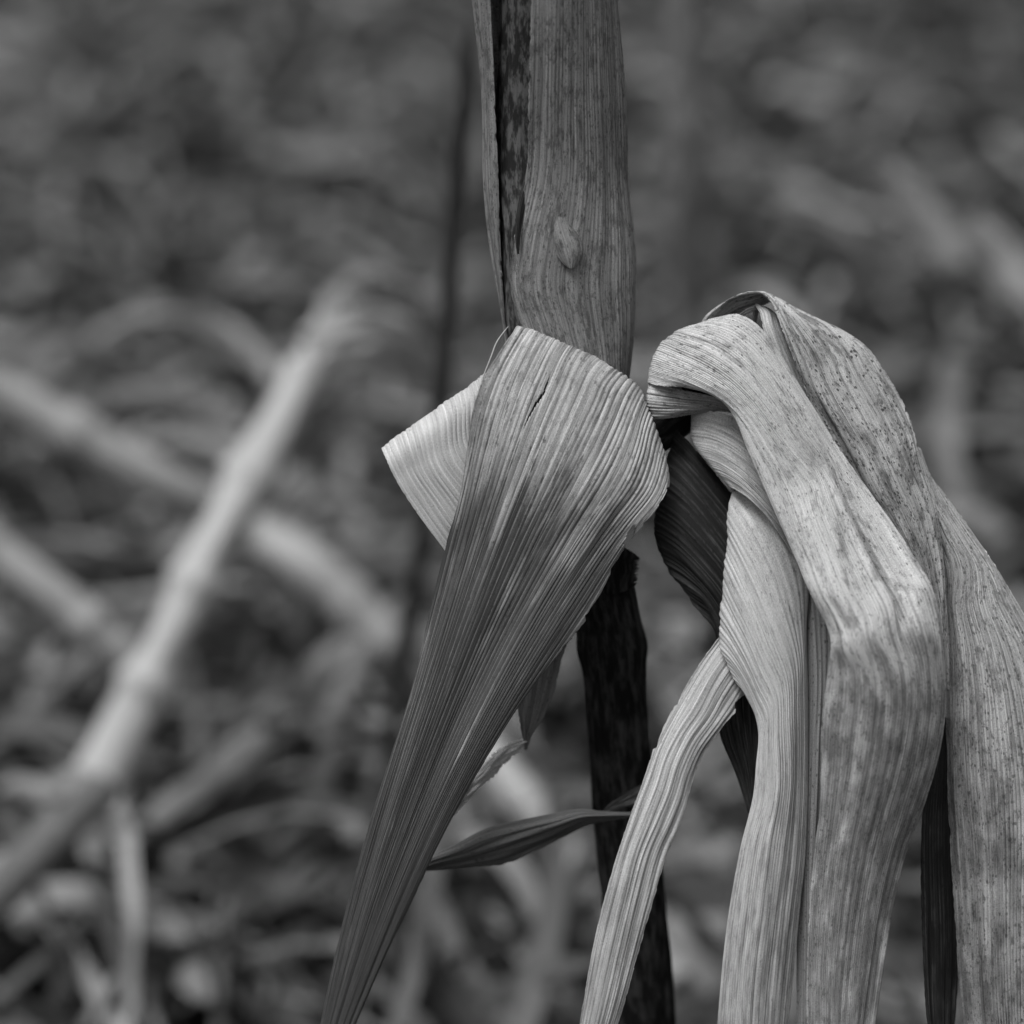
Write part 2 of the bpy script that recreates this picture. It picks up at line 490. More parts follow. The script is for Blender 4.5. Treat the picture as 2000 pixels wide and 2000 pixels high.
# leaf litter: a mass of crumpled dry strips nobody could count
def litter(n, name, label, seed, y0, y1, hmax, tone, size):
    r = np.random.default_rng(seed)
    m, k = 9, 3
    allV, tones, uvs = [], [], []
    for i in range(n):
        y = y0 + (y1 - y0) * r.random() ** 1.4
        x = r.uniform(-.36, .36) * (y + 1.2)
        L = r.uniform(*size); Wd = r.uniform(.007, .026)
        a = r.uniform(0, 2 * math.pi)
        t = np.linspace(-.5, .5, m)
        bend = r.uniform(-1.1, 1.1)
        ang = a + bend * t
        px = np.cumsum(np.cos(ang)) * L / m; py = np.cumsum(np.sin(ang)) * L / m
        hz = r.random() ** 2 * hmax
        pz = hz + r.uniform(0, .10) * (1 - (2 * t) ** 2) * r.random() + r.uniform(-.25, .25) * t * L + .012 * np.sin(t * r.uniform(4, 12))
        c = np.stack([px - px.mean() + x, py - py.mean() + y, pz], -1)
        side = np.stack([-np.sin(ang), np.cos(ang), 0 * t], -1)
        tw = r.uniform(-1.5, 1.5) + r.uniform(-2.5, 2.5) * t
        s3 = side * np.cos(tw)[:, None] + np.array([0, 0, 1.0]) * np.sin(tw)[:, None]
        wv = Wd * np.sqrt(np.clip(1 - (2 * t) ** 4, .05, 1))
        cup = r.uniform(-.4, .4)
        row = np.stack([c - s3 * wv[:, None] / 2, c + np.array([0, 0, 1]) * (cup * wv)[:, None] * .5, c + s3 * wv[:, None] / 2], 1)
        gh = ground_h(row[..., 0], row[..., 1]) - .015
        row[..., 2] = np.maximum(row[..., 2] + gh, gh + .002)
        allV.append(row)
        tones.append(np.full(m * k, tone[0] + (tone[1] - tone[0]) * r.random() ** 1.6))
        U = np.repeat(np.linspace(0, Wd * 1000, k)[None], m, 0); Vv = np.repeat(np.linspace(0, L * 1000, m)[:, None], k, 1)
        uvs.append(np.stack([U + i * 7, Vv + i * 13], -1))
    A = np.array(allV).reshape(-1, 3)
    base = (np.arange(n) * m * k)[:, None, None]
    ii = (np.arange(m - 1)[:, None] * k + np.arange(k - 1)[None])[None] + base
    F = np.stack([ii, ii + 1, ii + k + 1, ii + k], -1).reshape(-1, 4)
    me = bpy.data.meshes.new(name)
    me.from_pydata(A.tolist(), [], F.tolist())
    at = me.attributes.new('tone', 'FLOAT', 'POINT')
    at.data.foreach_set('value', np.concatenate(tones).astype(np.float32))
    l1 = me.uv_layers.new(name='mm')
    l1.data.foreach_set('uv', np.array(uvs).reshape(-1, 2)[F.reshape(-1)].reshape(-1).astype(np.float32))
    me.polygons.foreach_set('use_smooth', np.ones(len(F), dtype=bool))
    me.update()
    return tag(link(name, me, M_litter), label, 'leaf litter', kind='stuff')
litter(7000, 'leaf_litter', 'crumpled dry maize leaves littering the field floor', 5, 1.5, 10.5, .12, (.018, .30), (.12, .42))

# ---------------------------------------------------------------- background canes and fallen blades
def deep(p):
    p = np.asarray(p, float)
    return world(p[..., 0], p[..., 1], p[..., 2])

def cane(name, pts, half, mat, label, cat, group=None, nodes=(), **kw):
    """pts (x, y, metres deep); half = half width seen, in picture units"""
    P = deep(pts)
    r = [h * K * p[2] for h, p in zip(half, pts)]
    o = tube(name, P, r, mat, nu=18, nv=70, nodes=nodes, node_amp=.22, **kw)
    return tag(o, label, cat, group)

def blade(pts, wid, mat, label, tilt=0.3, twist=0.6, name='fallen_leaf', parent=None, group=None):
    """a fallen blade along pts (x, y, metres deep) of seen width wid"""
    P = np.asarray(pts, float)
    t = np.linspace(0, 1, len(P))
    tt = np.linspace(0, 1, 9)
    C = spline(t, P, tt)
    D = np.gradient(C[:, :2], axis=0); D /= np.linalg.norm(D, axis=-1, keepdims=True)
    rows = []
    for i in range(9):
        nrm = np.array([-D[i, 1], D[i, 0]])
        wd = wid * (0.55 + .45 * math.sin(math.pi * min(1, .25 + .75 * tt[i]))) / 2
        dz = math.sin(tilt + twist * tt[i]) * wid * K * C[i, 2] * .6
        rows.append([(C[i, 0] - nrm[0] * wd, C[i, 1] - nrm[1] * wd, C[i, 2] - dz), (C[i, 0], C[i, 1], C[i, 2] - .006),
                     (C[i, 0] + nrm[0] * wd, C[i, 1] + nrm[1] * wd, C[i, 2] + dz)])
    # evaluate with the metric version of leaf()
    global LEAF_COUNT
    o = leaf(rows, mat, parent, name=name, ribs=9, per=3, nv=40, amp=2.5, wrinkle=4.0, conv=deep, scale=K * P[:, 2].mean(), thick=.4)
    if parent is None:
        tag(o, label, 'dry leaf', group)
    else:
        o['label'] = label
    return o

# long pale broken cane crossing the left of the picture, with blades at its top
rt = deep((260, 1400, 1.80))
bc = empty('broken_stalk', rt, 'long pale broken maize stalk leaning diagonally across the blurred left side', 'maize stalk')
tube('stem', deep([(185, 1535, 1.78), (280, 1350, 1.80), (368, 1165, 1.82), (460, 985, 1.85), (560, 800, 1.9), (645, 640, 1.95), (680, 570, 1.97)]),
     [K * 1.8 * 46, K * 1.8 * 47, K * 1.8 * 43, K * 1.85 * 43, K * 1.9 * 39, K * 1.95 * 34, K * 1.97 * 26], M_cane, bc, nu=18, nv=120,
     nodes=(.18, .36, .57, .80), node_amp=.32, rough=.09)
blade([(615, 700, 1.90), (700, 665, 1.90), (780, 680, 1.92), (860, 740, 1.96)], 135, M_cane_leaf, 'pale blade bent right from the stalk top', parent=bc, name='leaf')
blade([(645, 620, 1.94), (715, 565, 1.97), (785, 600, 2.0), (835, 680, 2.05)], 85, M_bl, 'grey blade arching right at the stalk top', parent=bc, name='leaf')

cane('fallen_stalk', [(205, 1540, 1.72), (120, 1620, 1.68), (20, 1720, 1.64), (-140, 1880, 1.58)], [36, 42, 44, 44], M_cane_stub,
     'dark grey stalk stub in the lower left corner below the long pale stalk', 'maize stalk', nodes=(.3,))
cane('fallen_stalk', [(-260, 590, 1.95), (0, 765, 2.0), (150, 850, 2.02), (330, 950, 2.05), (500, 1045, 2.1), (610, 1110, 2.08), (700, 1190, 2.08), (790, 1280, 2.06)], [42, 43, 44, 43, 42, 44, 42, 38], M_cane_dim,
     'grey stalk running down from the left edge behind the long pale stalk', 'maize stalk', nodes=(.35, .62, .88))
cane('fallen_stalk', [(-180, 930, 1.84), (-30, 1060, 1.85), (120, 1175, 1.86), (260, 1295, 1.88), (330, 1352, 1.9)], [38, 38, 38, 36, 34], M_cane_dim,
     'short grey stalk ending against the long pale stalk at the left edge', 'maize stalk', nodes=(.28, .66))
cane('fallen_stalk', [(900, 1410, 1.86), (985, 1515, 1.84), (1065, 1612, 1.82), (1170, 1740, 1.80), (1330, 1930, 1.76)], [40, 40, 40, 40, 40], M_cane,
     'pale stalk lying behind the hanging stained leaf at bottom centre', 'maize stalk', nodes=(.55,))
cane('standing_stalk', [(918, 40, 1.42), (905, 200, 1.45), (892, 344, 1.48), (868, 700, 1.55), (838, 960, 1.62), (800, 1200, 1.7), (760, 1480, 1.8), (700, 1900, 1.9)], [13, 15, 17, 18, 18, 18, 18, 18],
     M_cane_dark, 'thin dark upright stalk standing left of the sheathed stalk', 'maize stalk', nodes=(.3, .6))
cane('standing_stalk', [(1330, -200, 2.25), (1337, 100, 2.3), (1342, 344, 2.35), (1346, 640, 2.45), (1350, 1000, 2.55), (1352, 1400, 2.6)], [26, 30, 32, 34, 32, 32],
     M_cane_faint, 'pale blurred upright stalk standing behind the arched leaf', 'maize stalk', nodes=(.25, .5))

blade([(190, 690, 2.35), (260, 640, 2.35), (370, 625, 2.35), (470, 670, 2.33), (535, 750, 2.3)], 62, M_bl, 'arched grey leaf over a dark hollow on the left')
blade([(40, 1085, 2.2), (150, 1080, 2.2), (280, 1095, 2.2), (400, 1115, 2.2)], 70, M_bd, 'flat grey leaf lying between the two crossing left stalks')
blade([(790, 1170, 2.1), (700, 1245, 2.08), (580, 1340, 2.05), (440, 1420, 2.0)], 50, M_bd, 'grey leaf slanting down left beside the stained leaf')
blade([(745, 1200, 2.08), (690, 1310, 2.05), (645, 1410, 2.0), (615, 1500, 1.97)], 44, M_bd, 'narrow grey leaf hanging straight below the slanting leaf')
blade([(520, 1430, 1.95), (420, 1510, 1.93), (320, 1590, 1.9), (240, 1680, 1.88)], 60, M_bd, 'grey leaf lying right of the long stalk near bottom left')
blade([(430, 555, 2.5), (520, 560, 2.5), (610, 585, 2.5), (700, 600, 2.5)], 55, M_bd, 'faint grey leaf behind the top of the long pale stalk')
blade([(210, 780, 2.3), (300, 785, 2.3), (390, 800, 2.28), (470, 850, 2.25)], 60, M_bd, 'grey leaf below the dark hollow on the left')
blade([(1700, 320, 2.6), (1760, 380, 2.6), (1830, 450, 2.58), (1870, 520, 2.55)], 80, M_bd, 'grey leaf slanting at upper right of the picture')
blade([(1890, 440, 2.6), (1950, 500, 2.6), (2010, 575, 2.58), (2090, 680, 2.55)], 85, M_bl, 'bright blurred leaf at the right edge of the picture')
blade([(1870, 700, 2.5), (1855, 800, 2.5), (1850, 900, 2.48), (1880, 1000, 2.45)], 60, M_bf, 'grey upright leaf right of the freckled arched leaf')
blade([(1520, 420, 2.9), (1600, 450, 2.9), (1680, 500, 2.9), (1740, 560, 2.9)], 80, M_bd, 'dim grey leaf above the top of the drooping bunch')
blade([(1330, 1200, 2.3), (1325, 1290, 2.3), (1310, 1390, 2.28), (1290, 1500, 2.25)], 75, M_bl, 'pale leaf seen in the gap between dark stalk and strap leaf')
blade([(1960, 1050, 2.4), (1900, 1010, 2.4), (1840, 1000, 2.4)], 60, M_bd, 'small grey leaf beside the coarse leaf at right edge')
blade([(560, 1560, 2.0), (610, 1600, 2.0), (650, 1660, 1.97), (660, 1740, 1.93)], 70, M_bd, 'grey leaf left of the stained leaf tip near the bottom')

# ---------------------------------------------------------------- the maize plant in focus
base = world(1275, 2450, D0 + 560 * PX); base[2] = 0.0
plant = empty('maize_plant', base, 'dead maize plant in focus, dark stalk with pale leaves folded over and drooping', 'maize plant')

# stalk: from the ground to above the picture
sp = [(1040, -260, -110), (1036, 0, -30), (1036, 344, 70), (1046, 560, 95), (1075, 800, 130), (1140, 1020, 180), (1186, 1200, 225), (1208, 1433, 300), (1228, 1655, 370)]
P = near(sp)
tail = P[-1] + (P[-1] - P[-2]) * 1.2
low = base.copy(); low[2] = -0.02
tail2 = low + np.array([0, 0, .15])
Pst = np.concatenate([P, [tail, tail2, low]])
r_ = np.array([54, 58, 62, 62, 62, 61, 60, 60, 61, 64, 66, 68]) * PX
tube('stalk', Pst[:5], r_[:5], M_stalk_up, plant, nu=72, nv=150, nodes=(.1,), seed=9, flute=.05)
st2 = tube('stalk', Pst[4:], r_[4:], M_stalk, plant, nu=72, nv=260, nodes=(.16, .78), seed=12, flute=.07, rough=.03)
st2['label'] = 'blackened lower stalk'
# torn collar at the node of the lower stalk
leaf([[(1150, 1150, 150), (1200, 1160, 135), (1246, 1140, 165)], [(1150, 1110, 150), (1200, 1115, 130), (1249, 1105, 170)], [(1150, 1062, 150), (1205, 1064, 140), (1252, 1092, 180)]],
     M_stalk, plant, name='collar', ribs=10, per=5, nv=60, edge=(2, 9), amp=1.5)

# sheath wrapped loosely round the upper stalk
def sheath():
    ys = np.array([-300, 0, 200, 345, 480, 557, 640, 740, 860])
    xl = np.array([905, 925, 940, 950, 963, 973, 986, 1004, 1030])
    xr = np.array([1190, 1205, 1216, 1225, 1239, 1240, 1237, 1228, 1215])
    xe = np.array([1030, 1036, 1032, 1026, 1001, 996, 1018, 1058, 1086])      # front margin
    xi = np.array([955, 960, 966, 974, 976, 979, 985, 995, 1015])             # inner margin at the left
    dd = np.array([-125, -35, 20, 62, 82, 92, 105, 120, 145])
    rows = []
    for y, l, r, e, i, d in zip(ys, xl, xr, xe, xi, dd):
        cx, a, bdep = (l + r) / 2, (r - l) / 2, 92
        t0 = math.acos(max(-.999, min(.999, (i - cx) / a)))          # front-left
        t1 = math.acos(max(-.999, min(.999, (e - cx) / a)))
        th = np.linspace(t0, 2 * math.pi + t1 * .999 + .0, 22)
        # start front-left, go round left, back, right, then front to the margin
        th = np.linspace(math.pi * 2 - t0, 2 * math.pi - t0 - (2 * math.pi - 2 * t0 + t0 + (math.pi * 2 - t0 - t0) * 0), 2)
        rows.append((y, cx, a, bdep, t0, t1, d))
    out = []
    for y, cx, a, bd, t0, t1, d in rows:
        # angle phi: x = cx + a cos(phi), depth = d - b sin(phi); sin>0 is the front
        ph = np.concatenate([np.linspace(t0, math.pi, 4), np.linspace(math.pi * 1.2, math.pi * 1.8, 4), np.linspace(2 * math.pi, 2 * math.pi + t1, 14)])
        spiral = np.linspace(0, 1, len(ph))
        b2 = bd * (0.74 + .26 * spiral)
        out.append([(cx + a * math.cos(p), y, d - bb * math.sin(p)) for p, bb in zip(ph, b2)])
    return out
def blister(q):
    return q
sh = leaf(sheath(), M_sheath, plant, name='sheath', ribs=64, per=5, nv=170, amp=1.2, wrinkle=2.2, edge=(1.5, 2.5), thick=.5)
# teardrop flap of a younger blade pressed on the sheath
leaf([[(1040, 250, -36), (1046, 250, -40), (1052, 252, -36)], [(1052, 340, -12), (1062, 344, -18), (1074, 350, -12)], [(1080, 396, -12), (1088, 394, -16), (1096, 400, -14)], [(1074, 436, -12), (1094, 434, -19), (1114, 436, -12)],
      [(1080, 480, -8), (1108, 478, -19), (1136, 474, -6)], [(1094, 508, -8), (1114, 508, -15), (1134, 503, -5)], [(1110, 524, -8), (1115, 526, -10), (1120, 525, -7)]],
     M_sheath, plant, name='flap', ribs=10, per=6, nv=70, amp=1.0, wrinkle=.6, edge=(.4, .4))
# narrow dark tip hanging in front of the sheath margin
leaf([[(1085, 120, -40), (1100, 110, -46), (1120, 120, -40)], [(1062, 230, -10), (1075, 225, -16), (1090, 235, -8)], [(1024, 345, -5), (1036, 344, -12), (1046, 350, -4)], [(1012, 395, -3), (1020, 394, -10), (1029, 396, -3)],
      [(1008, 440, -4), (1013, 440, -9), (1018, 441, -2)], [(1008, 478, -3), (1011, 478, -7), (1015, 479, -2)], [(1011, 496, -4), (1012, 496, -5), (1013, 496, -4)]],
     M_dark, plant, name='leaf_tip', ribs=6, per=6, nv=70, amp=.8, wrinkle=.6, edge=(.3, .3))

# big stained blade folded over and hanging down left
A2 = [
 [(1070, 830, 120), (1120, 840, 125), (1180, 870, 125), (1230, 905, 120), (1262, 940, 112), (1280, 975, 100)],
 [(1045, 730, 92), (1090, 742, 96), (1140, 765, 96), (1190, 800, 94), (1230, 835, 90), (1258, 880, 86), (1280, 930, 76), (1288, 960, 60)],
 [(1022, 660, 62), (1075, 675, 64), (1130, 702, 64), (1190, 742, 64), (1238, 778, 62), (1261, 824, 60), (1286, 882, 56), (1298, 942, 46)],
 [(1011, 637, 32), (1068, 651, 34), (1128, 678, 34), (1197, 718, 34), (1246, 753, 34), (1267, 802, 34), (1295, 870, 34), (1307, 938, 32)],
 [(1000, 650, 10), (1052, 671, 6), (1110, 700, 4), (1175, 741, 4), (1230, 780, 6), (1258, 828, 10), (1289, 894, 14), (1306, 950, 22)],
 [(972, 692, 0), (1026, 712, -10), (1085, 745, -14), (1150, 785, -14), (1210, 825, -10), (1252, 872, -2), (1284, 926, 6), (1303, 958, 14)],
 [(946, 735, 0), (1000, 760, -16), (1060, 796, -20), (1128, 838, -20), (1192, 878, -16), (1243, 920, -8), (1278, 955, 2), (1297, 970, 10)],
 [(924, 800, 0), (980, 832, -18), (1044, 872, -24), (1116, 910, -22), (1180, 942, -16), (1230, 965, -8), (1264, 985, 0), (1284, 993, 6)],
 [(912, 880, 0), (985, 908, -20), (1062, 942, -24), (1140, 975, -18), (1205, 1000, -8), (1258, 1026, 4)],
 [(903, 945, 0), (985, 970, -20), (1078, 1002, -22), (1158, 1030, -10), (1229, 1058, 4)],
 [(870, 1066, 2), (938, 1090, -18), (1010, 1118, -2), (1085, 1152, -14), (1150, 1204, 6)],
 [(838, 1200, 12), (900, 1218, -8), (962, 1236, 10), (1030, 1258, -8), (1092, 1278, 12)],
 [(807, 1335, 22), (858, 1346, 2), (910, 1358, 20), (962, 1370, 2), (1012, 1380, 22)],
 [(765, 1470, 36), (812, 1474, 18), (860, 1478, 34), (905, 1481, 18), (949, 1482, 34)],
 [(725, 1594, 50), (762, 1598, 38), (800, 1603, 36), (836, 1608, 42), (871, 1611, 50)],
 [(690, 1720, 62), (722, 1726, 54), (754, 1732, 52), (786, 1738, 56), (814, 1742, 62)],
 [(658, 1850, 74), (682, 1856, 66), (708, 1862, 64), (732, 1866, 68), (752, 1868, 74)],
 [(630, 1980, 84), (664, 1988, 76), (698, 1994, 84)],
 [(606, 2110, 94), (628, 2114, 90), (650, 2116, 94)],
 [(588, 2230, 100), (591, 2231, 100), (594, 2231, 100)],
]
fl = leaf(A2, M_front, plant, label='wide stained blade folded over and hanging down left', ribs=36, per=9, nv=230, amp=2.1, wrinkle=.7, thin=.6, edge=(.8, 1.6), smooth=6, lock=(2, 3, 4),
     amp_v=((0, .16, .3, .5, 1), (1.3, 1.4, 1.0, .55, .5)), slits=[([(1071, 740), (1062, 768), (1046, 790), (1026, 828)], 2.2, .13), ([(1238, 1026), (1231, 1044), (1222, 1062)], 6.0, .2), ([(1219, 1058), (1230, 1070), (1240, 1078)], 4.0, .2)],
     notches=((1, 1304, 956, 14, 6), (1, 1262, 1021, 10, 6), (1, 1231, 1066, 8, 12), (1, 1204, 1114, 12, 8), (1, 1150, 1204, 10, 5), (1, 1104, 1270, 12, 4), (1, 948, 1482, 14, 6), (1, 905, 1550, 9, 5)))
# loose fibre standing off its left margin
tube('fibre', near([(930, 780, 4), (947, 728, 2), (958, 700, 0), (972, 665, 4), (985, 647, 10), (994, 636, 16)]), np.array([1.6, 1.6, 1.5, 1.3, 1.0, .5]) * PX, M_loop, fl, nu=6, nv=30)

# pale ribbed loop of blade at its left
leaf([[(800, 960, 110), (870, 905, 110), (940, 850, 110), (1010, 800, 110)],
      [(768, 905, 84), (830, 860, 86), (890, 818, 86), (945, 778, 86), (1010, 735, 88)],
      [(745, 876, 52), (803, 832, 52), (862, 792, 52), (916, 753, 52), (950, 728, 52), (1003, 692, 56)],
      [(752, 893, 28), (808, 849, 24), (868, 809, 24), (922, 770, 26), (957, 746, 28), (1008, 712, 34)],
      [(775, 941, 22), (838, 904, 14), (902, 868, 18), (966, 832, 28), (1034, 790, 40)],
      [(820, 1010, 30), (886, 975, 24), (952, 940, 30), (1020, 905, 44), (1092, 866, 54)],
      [(872, 1080, 44), (938, 1048, 42), (1002, 1014, 48), (1068, 980, 62), (1138, 943, 72)],
      [(950, 1190, 80), (1010, 1150, 80), (1070, 1110, 84), (1130, 1070, 90), (1190, 1030, 95)]],
     M_loop, plant, label='pale ribbed loop of blade at the left of the stained one', ribs=28, per=9, nv=110, amp=2.6, wrinkle=.9, edge=(.5, .5), thin=.75)

# shank: dark stub that carries the drooping bunch
tube('shank', near([(1080, 900, 150), (1190, 880, 160), (1290, 835, 155), (1380, 760, 150), (1440, 700, 140)]), np.array([40, 38, 40, 44, 30]) * PX, M_stalk, plant, nu=30, nv=60, nodes=(.5,), seed=31)

# crown blade of the bunch: comes round from behind at the left and falls to the right
C = [
 [(1440, 690, 140), (1390, 710, 135), (1350, 740, 135), (1335, 770, 130), (1330, 790, 130)],
 [(1408, 634, 88), (1345, 655, 84), (1304, 690, 84), (1286, 730, 84), (1280, 760, 80)],
 [(1402, 622, 58), (1335, 641, 50), (1292, 668, 44), (1272, 712, 42), (1264, 748, 44)],
 [(1434, 613, 28), (1372, 640, 14), (1326, 680, 6), (1298, 722, 6), (1287, 752, 16)],
 [(1462, 621, 10), (1420, 656, -12), (1378, 697, -24), (1346, 732, -20), (1331, 757, 2)],
 [(1496, 650, 0), (1463, 691, -26), (1430, 731, -40), (1402, 760, -32), (1386, 768, -8)],
 [(1526, 692, 0), (1500, 736, -30), (1470, 771, -48), (1437, 789, -44), (1414, 784, -18)],
 [(1556, 742, 0), (1535, 790, -32), (1502, 819, -54), (1467, 824, -54), (1434, 814, -30)],
 [(1590, 796, 0), (1574, 848, -36), (1540, 878, -62), (1500, 884, -64), (1456, 870, -42)],
 [(1634, 868, 0, 0), (1622, 890, -16, .15), (1610, 908, -30, .3), (1588, 935, -58, .5), (1540, 956, -76, .75), (1488, 942, -55, 1)],
 [(1697, 959, -24, 0), (1678, 962, -30, .09), (1656, 964, -18, .17), (1641, 968, -8, .22), (1648, 972, -56, .30), (1632, 985, -76, .38), (1592, 1010, -94, .6), (1556, 1026, -100, .8), (1528, 1030, -72, 1)],
 [(1747, 1031, -50, 0), (1722, 1036, -58, .10), (1690, 1041, -40, .18), (1672, 1045, -18, .23), (1682, 1050, -84, .30), (1664, 1064, -100, .38), (1622, 1084, -120, .6), (1586, 1096, -126, .8), (1558, 1098, -96, 1)],
 [(1795, 1107, -80, 0), (1764, 1113, -92, .11), (1728, 1117, -72, .19), (1708, 1119, -46, .24), (1718, 1124, -118, .31), (1697, 1136, -130, .39), (1650, 1152, -156, .6), (1610, 1158, -162, .8), (1580, 1152, -128, 1)],
 [(1823, 1165, -104, 0), (1792, 1172, -126, .12), (1760, 1179, -120, .20), (1744, 1183, -100, .25), (1746, 1186, -146, .32), (1724, 1198, -160, .40), (1682, 1218, -182, .6), (1646, 1230, -182, .8), (1619, 1234, -150, 1)],
 [(1836, 1225, -116, 0), (1804, 1232, -146, .14), (1776, 1237, -150, .22), (1762, 1239, -150, .27), (1754, 1242, -164, .33), (1728, 1248, -178, .42), (1690, 1256, -196, .6), (1650, 1262, -194, .8), (1622, 1262, -160, 1)],
 [(1842, 1290, -116), (1800, 1296, -158), (1750, 1302, -182), (1690, 1304, -194), (1617, 1300, -158)],
 [(1846, 1350, -106), (1800, 1356, -152), (1742, 1361, -178), (1682, 1362, -184), (1610, 1356, -148)],
 [(1843, 1420, -90), (1792, 1425, -136), (1732, 1430, -162), (1672, 1430, -164), (1603, 1425, -128)],
 [(1829, 1495, -72), (1782, 1500, -116), (1730, 1505, -142), (1670, 1505, -144), (1602, 1500, -108)],
 [(1803, 1580, -56), (1752, 1585, -100), (1700, 1588, -122), (1650, 1588, -120), (1600, 1583, -86)],
 [(1773, 1655, -44), (1725, 1658, -82), (1680, 1660, -98), (1636, 1660, -96), (1590, 1655, -70)],
 [(1745, 1760, -34), (1704, 1764, -66), (1664, 1766, -76), (1624, 1764, -74), (1580, 1758, -54)],
 [(1724, 1880, -30), (1690, 1884, -52), (1652, 1886, -58), (1614, 1884, -54), (1574, 1878, -42)],
 [(1706, 2010, -26), (1672, 2014, -44), (1636, 2014, -46), (1606, 2012, -44), (1572, 2008, -34)],
 [(1676, 2200, -20), (1640, 2204, -30), (1604, 2200, -24)],
 [(1650, 2380, -14), (1640, 2382, -18), (1630, 2380, -14)],
]
leaf(C, M_crown, plant, label='broad speckled blade curling round the front of the bunch', ribs=46, per=7, nv=280, amp=1.9, wrinkle=1.3, edge=(.8, .8), smooth=2, lock=(2, 9, 10, 11, 12, 13, 14),
     amp_v=((0, .12, .22, .35, .5, 1), (1.5, 1.5, 1.0, .6, .4, .4)))
# its rolled-under lower margin
leaf([[(1330, 770, 100), (1330, 790, 110), (1330, 812, 120)],
      [(1268, 742, 64), (1264, 775, 58), (1266, 802, 62), (1272, 816, 74)],
      [(1274, 746, 40), (1268, 776, 34), (1272, 804, 40), (1279, 819, 54)],
      [(1300, 752, 30), (1296, 780, 28), (1300, 805, 34), (1306, 818, 48)],
      [(1345, 763, 34), (1344, 786, 34), (1348, 801, 40), (1354, 810, 54)],
      [(1400, 776, 36), (1398, 790, 40), (1404, 799, 46), (1410, 803, 58)],
      [(1460, 800, 50), (1455, 806, 52), (1460, 812, 56), (1466, 816, 62)]],
     M_crown, plant, name='leaf_roll', ribs=12, per=8, nv=80, amp=2.4, wrinkle=.8, edge=(.6, 1.2), seed=731)

# freckled blade arching over the top and falling behind
E = [
 [(1372, 632, 84), (1380, 640, 110), (1392, 655, 140)],
 [(1380, 618, 70), (1388, 630, 100), (1400, 645, 135)],
 [(1402, 599, 58), (1408, 612, 95), (1418, 632, 132)],
 [(1433, 579, 50), (1438, 592, 90), (1448, 614, 128)],
 [(1464, 570, 44), (1468, 582, 82), (1478, 602, 122)],
 [(1490, 572, 38), (1495, 576, 75), (1504, 590, 114)],
 [(1505, 587, 30), (1512, 582, 62), (1524, 588, 104)],
 [(1513, 603, 24), (1530, 595, 50), (1550, 602, 92)],
 [(1519, 621, 20), (1550, 611, 34), (1592, 622, 82)],
 [(1530, 652, 18), (1560, 640, 16), (1600, 634, 26), (1640, 645, 72)],
 [(1545, 692, 20), (1590, 686, 6), (1645, 680, 12), (1690, 680, 60)],
 [(1563, 742, 24), (1615, 742, 0), (1675, 736, 4), (1727, 730, 54)],
 [(1590, 802, 30), (1650, 808, -6), (1712, 800, 0), (1762, 786, 48)],
 [(1625, 872, 34), (1690, 878, -8), (1745, 868, -4), (1785, 842, 42)],
 [(1665, 950, 38), (1725, 952, -6), (1772, 938, -4), (1798, 905, 36)],
 [(1710, 1022, 40), (1760, 1018, 2), (1798, 1004, 2), (1824, 980, 30)],
 [(1755, 1095, 40), (1792, 1090, 8), (1820, 1080, 6), (1840, 1066, 24)],
 [(1790, 1165, 36), (1815, 1165, 12), (1834, 1160, 10), (1848, 1155, 20)],
 [(1815, 1245, 30), (1830, 1246, 14), (1842, 1248, 14), (1852, 1250, 20)],
 [(1822, 1340, 30), (1840, 1345, 20), (1854, 1350, 26)],
]
leaf(E, M_arch, plant, label='freckled blade arching over the top of the bunch and falling behind', ribs=38, per=6, nv=220, amp=1.9, wrinkle=2.0, edge=(1.2, 1.4))
# narrow inner strips under the arch
leaf([[(1470, 640, 100), (1476, 640, 104)], [(1476, 597, 66), (1482, 596, 76), (1492, 600, 92)], [(1484, 612, 56), (1500, 606, 62), (1516, 612, 78)], [(1490, 640, 46), (1508, 632, 46), (1528, 640, 66)],
      [(1512, 690, 40), (1530, 688, 38), (1548, 694, 60)], [(1540, 740, 40), (1552, 740, 38), (1568, 746, 56)], [(1572, 800, 44), (1580, 800, 44), (1592, 806, 56)], [(1600, 850, 50), (1606, 850, 50), (1612, 852, 56)]],
     M_strap, plant, label='narrow strip inside the hollow under the arch', ribs=10, per=6, nv=80, amp=1.4, wrinkle=.8)
leaf([[(1420, 640, 90), (1424, 650, 96)], [(1442, 614, 74), (1446, 622, 80)], [(1458, 603, 70), (1462, 612, 76)], [(1476, 597, 70), (1479, 606, 78)], [(1492, 604, 84), (1492, 612, 90)]],
     M_strap, plant, name='leaf_sliver', ribs=4, per=6, nv=40, amp=.8, wrinkle=.5)

